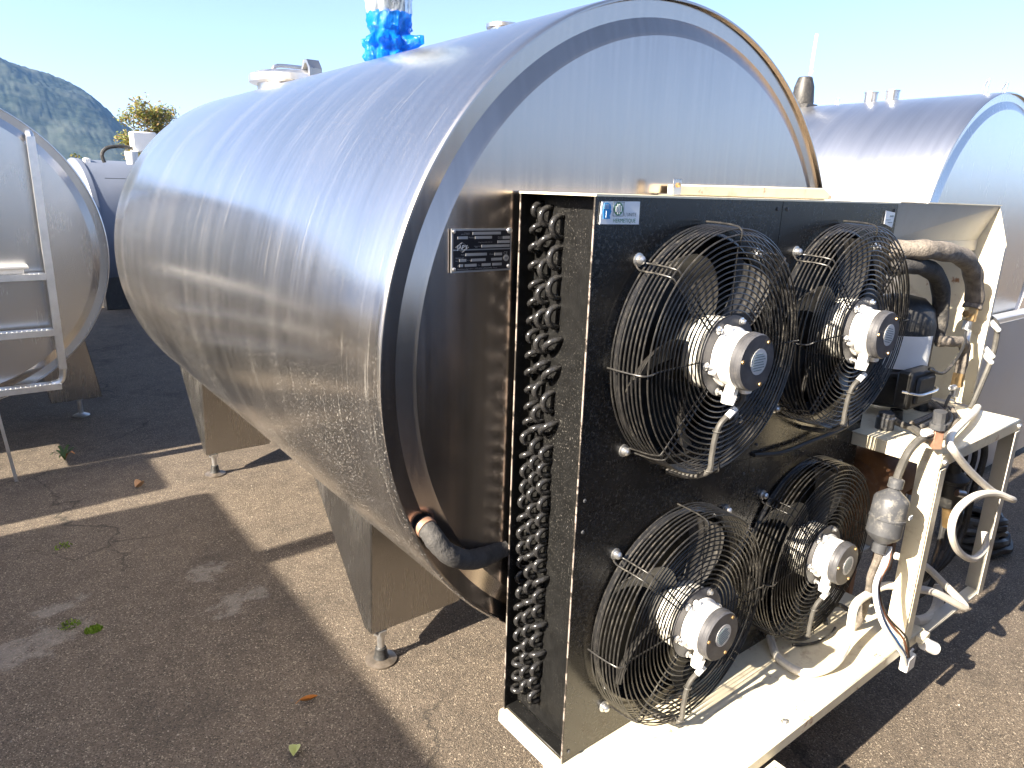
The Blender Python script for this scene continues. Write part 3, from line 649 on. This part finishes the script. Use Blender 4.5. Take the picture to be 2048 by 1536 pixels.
# stickers on the panel
sk = MB().prism([(-.469,-.2345,1.5165),(-.370,-.2345,1.5175),(-.369,-.2345,1.4755),(-.472,-.2345,1.4765)][::-1], (0,.003,0)).build('sticker', M['paper'], U)
def stx(s_, x, z, sz, m_): text('lettering', s_, sz, (x, -.2350, z), M[m_], sk)
stx("L'UNITE", -.4105, 1.4905, .0092, 'txtgrey'); stx('HERMETIQUE', -.4395, 1.4792, .0101, 'txtgreen')
MB().lathe([(.0118,0),(.0118,.0005)], (-.4265,-.2345,1.5035), (0,-1,0), 28).build('emblem', M['txtgreen'], sk)
m = MB(); q = (-.4265, 1.5035)
for dx, z0, z1 in ((-.0065,-.0035,.0055),(.0065,-.0035,.0055),(-.0022,-.0095,.0090),(.0022,-.0095,.0090)): m.box(q[0]+dx-.0011,q[0]+dx+.0011,-.2356,-.2349,q[1]+z0,q[1]+z1)
m.box(q[0]-.0076,q[0]+.0076,-.2356,-.2349,q[1]-.0052,q[1]-.0032); m.build('emblem', M['paper'], sk)
m = MB()
for a in ((-.4395,-.4135,1.5155,1.5163),(-.4395,-.4135,1.4905,1.4913),(-.4403,-.4395,1.4905,1.5163),(-.4135,-.4127,1.4905,1.5163)): m.box(a[0],a[1],-.2353,-.2347,a[2],a[3])
m.build('emblem', M['txtgrey'], sk)
hp = [(-.464,1.513),(-.456,1.5145),(-.449,1.512),(-.4465,1.507),(-.4465,1.502),(-.4445,1.499),(-.446,1.4975),(-.447,1.494),(-.449,1.492),(-.4475,1.489),(-.447,1.486),(-.464,1.486),(-.465,1.492),(-.466,1.498)]
MB().prism([(x,-.2352,z) for x, z in hp], (0,.0006,0)).build('emblem', M['logoblue'], sk)
m = MB()
for i in range(4): m.box(-.4645,-.452,-.2357,-.2351,1.5045+i*.0022,1.5050+i*.0022)
m.box(-.4585,-.4578,-.2357,-.2351,1.488,1.500); m.build('emblem', M['paper'], sk)
s2 = MB().prism([(.605,-.2345,1.507),(.659,-.2345,1.502),(.655,-.2345,1.462),(.606,-.2345,1.472)], (0,.003,0)).build('sticker', M['paper'], U)
MB().box(.630,.652,-.2352,-.2344,1.491,1.4945).box(.612,.640,-.2352,-.2344,1.482,1.4835).box(.625,.650,-.2352,-.2344,1.475,1.4765).build('label_print', M['txtgrey'], s2)
# compressor and refrigerant pipes
cp = MB().lathe([(.085,0),(.108,.015),(.112,.05),(.112,.10),(.116,.105),(.116,.115),(.112,.12),(.112,.26),(.10,.31),(.07,.34),(.02,.35)], (.95,-.165,.90), (0,0,1), 40).build('compressor', M['rubber'], U)
MB().lathe([(.1135,.13),(.1135,.235)], (.95,-.165,.90), (0,0,1), 20, False, False, -2.9, -1.55).build('rating_label', M['paper'], cp)
MB().box(.78,.93,-.315,-.265,.93,1.045).box(.80,.915,-.325,-.31,.945,1.03).build('terminal_box', M['rubber'], cp, bev=.01)
MB().tube([(.775,-.29,.985),(.80,-.328,.98),(.86,-.331,.978),(.93,-.328,.98),(.94,-.29,.985)], .004, 6, 3).build('box_clip', M['zinc'], cp)
for x, y in ((.86,-.25),(1.04,-.25),(.86,-.08),(1.04,-.08)): MB().cyl((x,y,.873),(x,y,.905),.022,.018,14).build('mount', M['rubber'], cp)
MB().lathe([(.026,0),(.026,.035),(.022,.04),(.022,.05),(.012,.054)], (.735,-.275,.8725), (0,0,1), 18).build('pressure_cap', M['drier'], U)
MB().tube([(.68,-.215,1.398),(.76,-.27,1.402),(.86,-.29,1.397),(1.03,-.29,1.372),(1.13,-.29,1.320),(1.185,-.29,1.235),(1.18,-.29,1.205)], lambda t: .0275+.0018*math.sin(t*40), 16, 8).build('insulated_pipe', M['foamd'], U)
MB().tube([(.69,-.235,1.352),(.76,-.255,1.357),(.83,-.26,1.350),(.93,-.26,1.322),(1.0,-.26,1.256),(1.022,-.26,1.159),(1.016,-.26,1.105)], lambda t: .0255+.0012*math.sin(t*33), 16, 8).build('insulated_pipe', M['foam'], U)
MB().tube([(1.0,-.275,1.112),(1.04,-.30,1.112),(1.10,-.31,1.104),(1.135,-.31,1.075),(1.130,-.31,1.0)], lambda t: .017+.001*math.sin(t*30), 14, 6).build('insulated_pipe', M['foamd'], U)
def fitting(p0, p1, r, mat, n=6): return MB().cyl(p0, p1, r, n=n).build('fitting', M[mat], U, ang=25, bev=.0015)
fitting((1.182,-.29,1.215),(1.172,-.29,1.165),.021,'brass'); fitting((1.172,-.29,1.165),(1.166,-.29,1.135),.014,'zinc',12); fitting((1.14,-.29,1.19),(1.18,-.29,1.19),.013,'brass'); fitting((1.165,-.30,1.135),(1.135,-.31,1.10),.008,'zinc',10)
fitting((1.130,-.31,1.0),(1.126,-.31,.955),.018,'brass'); fitting((1.126,-.31,.955),(1.122,-.31,.92),.013,'zinc',12); fitting((1.085,-.31,.955),(1.165,-.31,.955),.009,'white',10); fitting((1.08,-.31,.915),(1.12,-.31,.905),.008,'zinc',10)
MB().tube([(1.14,-.31,1.10),(1.13,-.31,1.07),(1.132,-.31,1.03)], .006, 8, 4).build('copper_pipe', M['copper'], U)
MB().tube([(1.09,-.31,.93),(1.07,-.31,.90),(1.085,-.31,.882),(1.14,-.31,.879)], .005, 8, 4).build('copper_pipe', M['greycable'], U)
MB().tube([(.86,-.32,1.05),(.95,-.33,1.03),(1.05,-.33,1.09),(1.11,-.31,1.14)], .005, 6, 5).build('cable', M['rubber'], U)
MB().tube([(1.262,-.31,1.18),(1.29,-.335,1.15),(1.30,-.34,1.09),(1.29,-.34,1.02),(1.25,-.34,.95),(1.22,-.34,.90),(1.2,-.34,.876)], .0085, 8, 5).build('cable', M['greycable'], U)
for z in (1.16,1.07,1.05): fitting((1.262,-.325,z),(1.29,-.345,z-.03),.009,'white',10)
# shelf plumbing and cabling
MB().cyl((.598,-.47,.90),(.592,-.47,.955),.017,n=4).build('valve', M['copper'], U, ang=25, bev=.002)
MB().cyl((.592,-.47,.955),(.586,-.47,1.005),.0165,n=10).cyl((.589,-.47,.957),(.588,-.47,.972),.021,n=10).build('fitting', M['drier'], U, ang=25)
fitting((.575,-.46,.945),(.545,-.455,.948),.011,'white',10)
MB().tube([(.62,-.45,.905),(.61,-.462,.912),(.598,-.47,.92)], .008, 8, 3).build('copper_pipe', M['copper'], U)
MB().tube([(.598,-.465,.928),(.555,-.45,.93),(.515,-.44,.90),(.502,-.432,.85),(.495,-.43,.815),(.492,-.43,.80)], .0105, 10, 6).build('copper_pipe', M['greycable'], U)
MB().tube([(.60,-.462,.925),(.66,-.42,.905),(.72,-.36,.90),(.745,-.30,.90),(.755,-.27,.92)], .010, 10, 5).build('copper_pipe', M['greycable'], U)
MB().lathe([(.011,-.012),(.019,-.008),(.019,.016),(.012,.018),(.016,.022),(.040,.042),(.044,.050),(.044,.096),(.0455,.098),(.0455,.103),(.044,.105),(.044,.145),(.038,.155),(.014,.175),(.018,.178),(.018,.20),(.011,.204)][::1], (.497,-.43,.812), (-.15,0,-1), 28).build('filter_drier', M['drier'], U, ang=30)
MB().box(.508,.526,-.4755,-.473,.715,.725).build('sticker', M['paper'], U)
MB().tube([(.468,-.43,.617),(.472,-.43,.595),(.50,-.41,.52),(.529,-.40,.46),(.56,-.38,.347),(.565,-.36,.30)], .0105, 10, 6).build('copper_pipe', M['foamd'], U)
for i, (m_, dx) in enumerate((('white',0),('blue',.007),('white',.013),('brown',.018),('rubber',.024))):
    MB().tube([(.511+dx*.5,-.44,.618),(.459+dx,-.45-.002*i,.587),(.40+dx,-.465,.543),(.416+dx*1.4,-.487,.457),(.50+dx*2,-.50-.003*i,.36),(.56+dx*2.6,-.505,.30-.01*i),(.60+dx*3,-.505+.01*(i%2),.245+.018*(i%3))], .0033 if i else .0065, 6, 5).build('wire', M[m_], U)
MB().box(.605,.655,-.512,-.488,.215,.262).build('connector', M['white'], U, bev=.003)
MB().tube([(1.20,-.36,.885),(1.08,-.39,.895),(.93,-.42,.905),(.76,-.45,.905),(.665,-.478,.905),(.655,-.495,.89),(.777,-.505,.806),(.958,-.52,.704),(1.085,-.54,.652),(1.04,-.545,.668),(.951,-.53,.702),(.817,-.52,.724),(.735,-.51,.698),(.722,-.51,.64),(.806,-.51,.551),(.955,-.51,.473),(1.065,-.505,.474),(1.085,-.49,.52)], .0105, 10, 7).build('cable', M['cable'], U)
MB().tube([(.30,-.25,.312),(.255,-.30,.302),(.240,-.345,.3015),(.245,-.385,.303),(.286,-.413,.306),(.34,-.429,.325),(.43,-.41,.344),(.453,-.40,.432),(.525,-.40,.447),(.602,-.415,.456),(.70,-.45,.43),(.794,-.48,.398),(.935,-.52,.317),(.94,-.51,.33),(.898,-.47,.382),(.86,-.41,.438),(.80,-.35,.46)], .0115, 10, 7).build('cable', M['cable'], U)
MB().tube([(.80,-.44,.275),(.90,-.44,.245),(.99,-.43,.235),(1.03,-.42,.265),(1.04,-.40,.30)], .016, 10, 6).build('conduit', M['cable'], U)
for i in range(5):
    y0 = -.40+.022*i
    MB().tube([(.70+.03*i,y0,.880),(.80,y0-.02,.880+.004*i),(.95+.02*i,y0+.01,.882),(1.06,y0+.06,.888),(1.12+.012*i,y0+.12,.882)], .008, 8, 5).build('cable', M['greycable' if i % 2 else 'foamd'], U)
MB().tube([(.95,-.33,.884),(.90,-.37,.884),(.86,-.36,.892)], .006, 6, 4).build('wire', plain('yellow_wire', (.6,.55,.05), .4), U)
# lower compartment: receiver, relay, hoses
rc = MB().lathe([(.03,-.03),(.085,-.015),(.105,.02),(.108,.05),(.108,.40),(.105,.43),(.085,.465),(.03,.48)], (.76,-.20,.665), (1,.05,0), 40).build('receiver', M['rust'], U)
for x in (.80,1.08): MB().box(x,x+.03,-.30,-.10,.56,.60).box(x+.001,x+.029,-.23,-.17,.2525,.562).build('saddle', M['rust'], rc)
MB().cyl((.86,-.25,.765),(.82,-.27,.80),.014,n=10).build('fitting', M['copper'], U)
MB().lathe([(.03,0),(.036,.01),(.036,.085),(.045,.09),(.045,.10),(.02,.12),(.015,.15)], (1.00,-.40,.60), (-.1,0,1), 24).build('oil_separator', M['rubber'], U)
MB().cyl((.955,-.43,.665),(.975,-.445,.66),.012,n=12).build('sight_glass', M['zinc'], U)
MB().cyl((1.0,-.40,.60),(1.02,-.40,.52),.018,.012,12).build('fitting', M['brass'], U)
for i in range(4):
    MB().tube([(1.155-.02*i,-.40+.02*i,.83),(1.16-.02*i,-.42+.02*i,.74),(1.13-.015*i,-.42+.02*i,.62),(1.115-.03*i,-.42+.01*i,.48),(1.02-.05*i,-.42,.40),(.90-.04*i,-.38,.33)], .0085 if i else .011, 8, 6).build('hose', M['rubber'], U)
MB().tube([(1.02,-.40,.52),(.99,-.41,.42),(.93,-.42,.34),(.88,-.40,.30)], .008, 8, 5).build('hose', M['rubber'], U)
MB().tube([(.70,-.40,.30),(.80,-.38,.33),(.90,-.36,.31),(1.0,-.38,.28)], .013, 8, 5).build('hose', M['greycable'], U)
MB().tube([(.62,-.36,.30),(.60,-.30,.33),(.57,-.27,.31),(.52,-.30,.297)], .007, 8, 5).build('hose', M['rubber'], U)
MB().tube([(.34,-.30,.298),(.40,-.33,.297),(.47,-.34,.298),(.52,-.33,.30)], .004, 6, 5).build('wire', M['rubber'], U)
MB().tube([(.12,-.235,.905),(.22,-.25,.895),(.35,-.25,.897),(.50,-.26,.91),(.62,-.25,.92)], .006, 6, 5).build('cable', M['rubber'], U)
# ------------------------------------------------------------------ trees and plants
def tree(name, base, h, crown, n_leaf, seed, mat, leaf=.1):
    rn = random.Random(seed); bx_, by_ = base
    t = empty(name, (bx_, by_, 0))
    m = MB(); m.tube([(bx_,by_,0),(bx_+.05,by_,h*.3),(bx_-.05,by_,h*.65),(bx_,by_,h*.95)], lambda q: .11*(1-q)+.012, 8, 4)
    tips = []
    for i in range(34):
        z0 = h*(.22+.7*rn.random()); a = rn.random()*2*pi; L_ = crown*(1.05-.55*(z0/h))*rn.uniform(.55,1.1)
        e = Vector((bx_+math.cos(a)*L_, by_+math.sin(a)*L_, z0 + L_*rn.uniform(.35,.9)))
        md = Vector((bx_+math.cos(a)*L_*.5, by_+math.sin(a)*L_*.5, z0+L_*.15))
        m.tube([(bx_,by_,z0), md, e], lambda q: .03*(1-q)+.006, 5, 3); tips += [md.lerp(e, rn.random()) for _ in range(3)] + [e]
    m.build('trunk', M['bark'], t)
    m = MB()
    for i in range(n_leaf):
        c = rn.choice(tips) + Vector((rn.gauss(0,.2), rn.gauss(0,.2), rn.gauss(0,.17)))*crown*.55
        u = Vector((rn.gauss(0,1), rn.gauss(0,1), rn.gauss(0,1))).normalized(); v_ = u.orthogonal().normalized(); s_ = leaf*rn.uniform(.6,1.3)
        m.add([c-u*s_, c+v_*s_*.45, c+u*s_, c-v_*s_*.45], [(0,1,2,3)])
    m.build('crown', mat, t, ang=0)
    return t
t1 = tree('tree', (6.7,38.2), 4.75, 1.65, 7500, 3, M['leaf'], .085); tag(t1, 'yellowing loose-crowned tree rising between the mountain and the large tank', 'tree')
t2 = tree('tree', (3.6,41), 2.2, .9, 900, 9, M['leaf'], .09); tag(t2, 'small olive bush behind the tanks at the foot of the mountain', 'bush')
# far tree line and an added low hedge across the yard, behind the camera: they only show as reflections in the steel
rn = random.Random(31); m = MB()
def clump(cx, cy, r, h, n, leaf):
    for i in range(n):
        a = rn.random()*2*pi; q = r*math.sqrt(rn.random()); c = Vector((cx+q*math.cos(a), cy+q*math.sin(a), .05+h*rn.random()**.8*(1-.5*(q/r)**2)))
        u = Vector((rn.gauss(0,1), rn.gauss(0,1), rn.gauss(0,1))).normalized(); v_ = u.orthogonal()*leaf; u = u*leaf
        m.add([c-u, c+v_*.6, c+u, c-v_*.6], [(0,1,2,3)])
for i in range(30): clump(-58+rn.uniform(-4,4), -50+i*6+rn.uniform(-2,2), 3.4, rn.uniform(3.5,8), 150, .8)
o = m.build('tree_line', M['leafg'], ang=0, kind='stuff'); o['label'] = 'far line of trees across the yard'; o['category'] = 'trees'
m = MB()  # low leafy row added behind the camera for a darker reflection
for i in range(46): clump(-9+i*.95, -13+rn.uniform(-.4,.4), .9, rn.uniform(.9,1.15), 130, .16)
o = m.build('hedge', M['leafg'], ang=0, kind='stuff'); o['label'] = 'low hedge added unseen to darken reflections in the steel'; o['category'] = 'hedge'
# dark estate car added unseen behind the camera to darken what the tank end mirrors
cr_ = empty('parked_car', (2.0,-2.2,0)); tag(cr_, 'dark estate car added unseen behind the camera to darken reflections', 'car')
cpn = plain('dark_car_paint', (.008,.009,.014), .12, .2, .1, 3); gls = plain('dark_glass', (.01,.01,.012), .05, 0, .05, 3)
pf = [(-.15,.30),(-.2,.55),(-.12,.80),(.15,.92),(.55,1.32),(.85,1.42),(2.3,1.44),(2.75,1.36),(3.25,.98),(4.0,.86),(4.15,.62),(4.12,.32)]
MB().prism([(x,-3.02,z) for x, z in pf], (0,1.72,0)).build('body', cpn, cr_, bev=.06, ang=60)
for y in (-1.297,-3.023): MB().prism([(.45,y,.96),(.75,y,1.32),(2.3,y,1.34),(2.68,y,1.27),(3.0,y,.98)], (0,-.004 if y < -2 else .004,0)).build('window', gls, cr_)
for x in (.65,3.35):
    for y in (-1.31,-2.82):
        wl = MB().lathe([(.2,0),(.30,.01),(.31,.04),(.31,.16),(.30,.19),(.2,.2)], (x,y-.18 if y > -2 else y-.21,.31), (0,1,0), 32).build('wheel', M['rubber'], cr_)
        MB().lathe([(.19,-.004),(.17,.0)], (x,(y+.022) if y > -2 else y-.212,.31), (0,1,0), 24).build('rim', M['alu'], wl)
wh = empty('warehouse', (-11,-9,0)); tag(wh, 'grey sheet-metal warehouse added out of view to shade the ground', 'building')  # unseen building added to shade the ground mirrored in the tank end
gm = plain('grey_sheet_wall', (.30,.31,.32), .6, 0, .1, 2)
m = MB().box(-16,-6.6,-17,-1.75,0,7.6)
for i in range(50): m.box(-6.62,-6.56,-16.9+i*.3,-16.75+i*.3,.1,7.5)
m.build('wall', gm, wh, ang=0)
MB().prism([(-16.3,-17.3,7.6),(-6.3,-17.3,7.6),(-6.3,-17.3,7.75),(-11.3,-17.3,8.6),(-16.3,-17.3,7.75)], (0,15.85,0)).build('roof', gm, wh, ang=0)
MB().box(-6.55,-6.5,-10,-6.5,0,3.6).build('door', M['white'], wh, ang=0)
# weed, moss, leaves
wd = empty('weed', (-1.087,3.23,0)); tag(wd, 'small green weed sprouting from the asphalt by the ladder', 'weed')
rn = random.Random(5)
for i in range(9):
    a = i*.75+rn.random()*.4; L_ = rn.uniform(.04,.075); d = Vector((math.cos(a),math.sin(a),0)); s_ = Vector((-d.y,d.x,0)); b0 = Vector((-1.087,3.23,0))
    P = [b0, b0+d*L_*.35+Vector((0,0,L_*.7)), b0+d*L_*.8+Vector((0,0,L_*.95)), b0+d*L_*1.15+Vector((0,0,L_*.7))]
    wv = [.003,.008,.007,.001]; vv = []
    for p, ww in zip(P, wv): vv += [p-s_*ww, p+s_*ww]
    MB().add(vv, [(2*j,2*j+1,2*j+3,2*j+2) for j in range(3)]).build('leaf', M['weed'] if i < 7 else M['leafo'], wd)
m = MB()
for cx, cy, r, n in ((-1.267,1.477,.03,110),(-1.205,1.40,.024,300),(-1.22,2.13,.03,60)):
    for i in range(n):
        a = rn.random()*2*pi; q = r*math.sqrt(rn.random()); c = Vector((cx+math.cos(a)*q*1.2, cy+math.sin(a)*q*1.1, 0)); d = Vector((rn.gauss(0,.5),rn.gauss(0,.5),1)).normalized(); h = rn.uniform(.004,.012); s_ = Vector((rn.gauss(0,1),rn.gauss(0,1),0)).normalized()*.0035
        m.add([c-s_, c+s_, c+d*h], [(0,1,2)])
mo = m.build('moss', M['grassy'], ang=0, kind='stuff'); mo['label'] = 'bright green moss tufts in the asphalt'; mo['category'] = 'moss'
m = MB(); rg_ = random.Random(77)
for i in range(1500):
    x = rg_.uniform(-2.1,2.0); y = rg_.uniform(-1.1,4.2)
    r = rg_.uniform(.0015,.0042)*(1.6 if rg_.random() < .06 else 1); q = [Vector((rg_.gauss(0,1),rg_.gauss(0,1),abs(rg_.gauss(0,.6)))).normalized()*r for _ in range(4)]; c = Vector((x,y,0))
    a = rg_.random()*6.28; t3 = [c+Vector((math.cos(a+k_*1.57)*r*rg_.uniform(.7,1.3), math.sin(a+k_*1.57)*r*rg_.uniform(.7,1.3), 0)) for k_ in range(4)]; tp = c+Vector((rg_.gauss(0,.3)*r, rg_.gauss(0,.3)*r, r*rg_.uniform(.7,1.2)))
    m.add(t3+[tp], [(0,1,4),(1,2,4),(2,3,4),(3,0,4)])
gt = m.build('grit', foliage('loose_grit', [(.05,.045,.04),(.14,.12,.10),(.30,.26,.21),(.12,.10,.08)], 0), ang=0, kind='stuff'); gt['label'] = 'loose grit scattered over the asphalt'; gt['category'] = 'grit'
def leaf_obj(label, x, y, L_, wdt, rz, mat, curl):
    vv = []; ff = []; n = 8
    for i in range(n+1):
        t = i/n; ww = wdt*math.sin(pi*min(1, t*.96+.02))**.8; xx = (t-.5)*L_
        for s_ in (-1,0,1):
            px, py = xx, s_*ww/2
            vv.append((x+px*math.cos(rz)-py*math.sin(rz), y+px*math.sin(rz)+py*math.cos(rz), .004+curl*(abs(s_)*.35*ww*8+ (t-.5)**2*.12)))
    for i in range(n):
        for j in range(2): ff.append((i*3+j, i*3+j+1, i*3+j+4, i*3+j+3))
    m = MB().add(vv, ff); m.tube([vv[-2], (vv[-2][0]+.2*L_*math.cos(rz), vv[-2][1]+.2*L_*math.sin(rz), .004)], .0008, 4, 1)
    o = m.build('fallen_leaf', mat, at=(x,y,0)); tag(o, label, 'leaf', 'fallen leaves on the asphalt')
leaf_obj('curled orange fallen leaf on sunlit asphalt near the tank foot', -.738, .626, .055, .016, 2.9, M['leafo'], .3)
leaf_obj('pale green fallen leaf at the bottom edge of the picture', -.849, .45, .04, .032, 1.0, M['leafy'], .25)
leaf_obj('tan fallen leaf near the rear foot of the large tank', -.828, 2.608, .055, .045, .6, M['leafp'], .3)
# black bundle lying by the right tank
bb = MB(); rn = random.Random(2)
for i in range(5):
    z = .03+.03*i; q = .13-.01*i
    bb.tube([(2.15+q*math.cos(2*pi*k_/14)*rn.uniform(.9,1.1), -.16+q*math.sin(2*pi*k_/14)*rn.uniform(.9,1.1), z+rn.uniform(-.01,.02)) for k_ in range(14)], .02, 8, 3, True)
bb = bb.build('hose_coil', M['rubber'], at=(2.15,-.16,0)); tag(bb, 'coil of black hose on the ground beside the right tank', 'hose')
# ------------------------------------------------------------------ haze
hz, nt, p = new('haze'); nt.nodes.remove(p)
pv = N(nt, 'VolumePrincipled'); pv.inputs['Density'].default_value = .00011; pv.inputs['Color'].default_value = (.22,.48,1,1); pv.inputs['Anisotropy'].default_value = .2
nt.links.new(pv.outputs[0], nt.nodes['Material Output'].inputs['Volume'])
h = MB().box(-2050,2050,-2050,2050,-3,300).build('haze', hz, ang=0, kind='stuff'); h['label'] = 'pale blue haze filling the valley air'; h['category'] = 'haze'
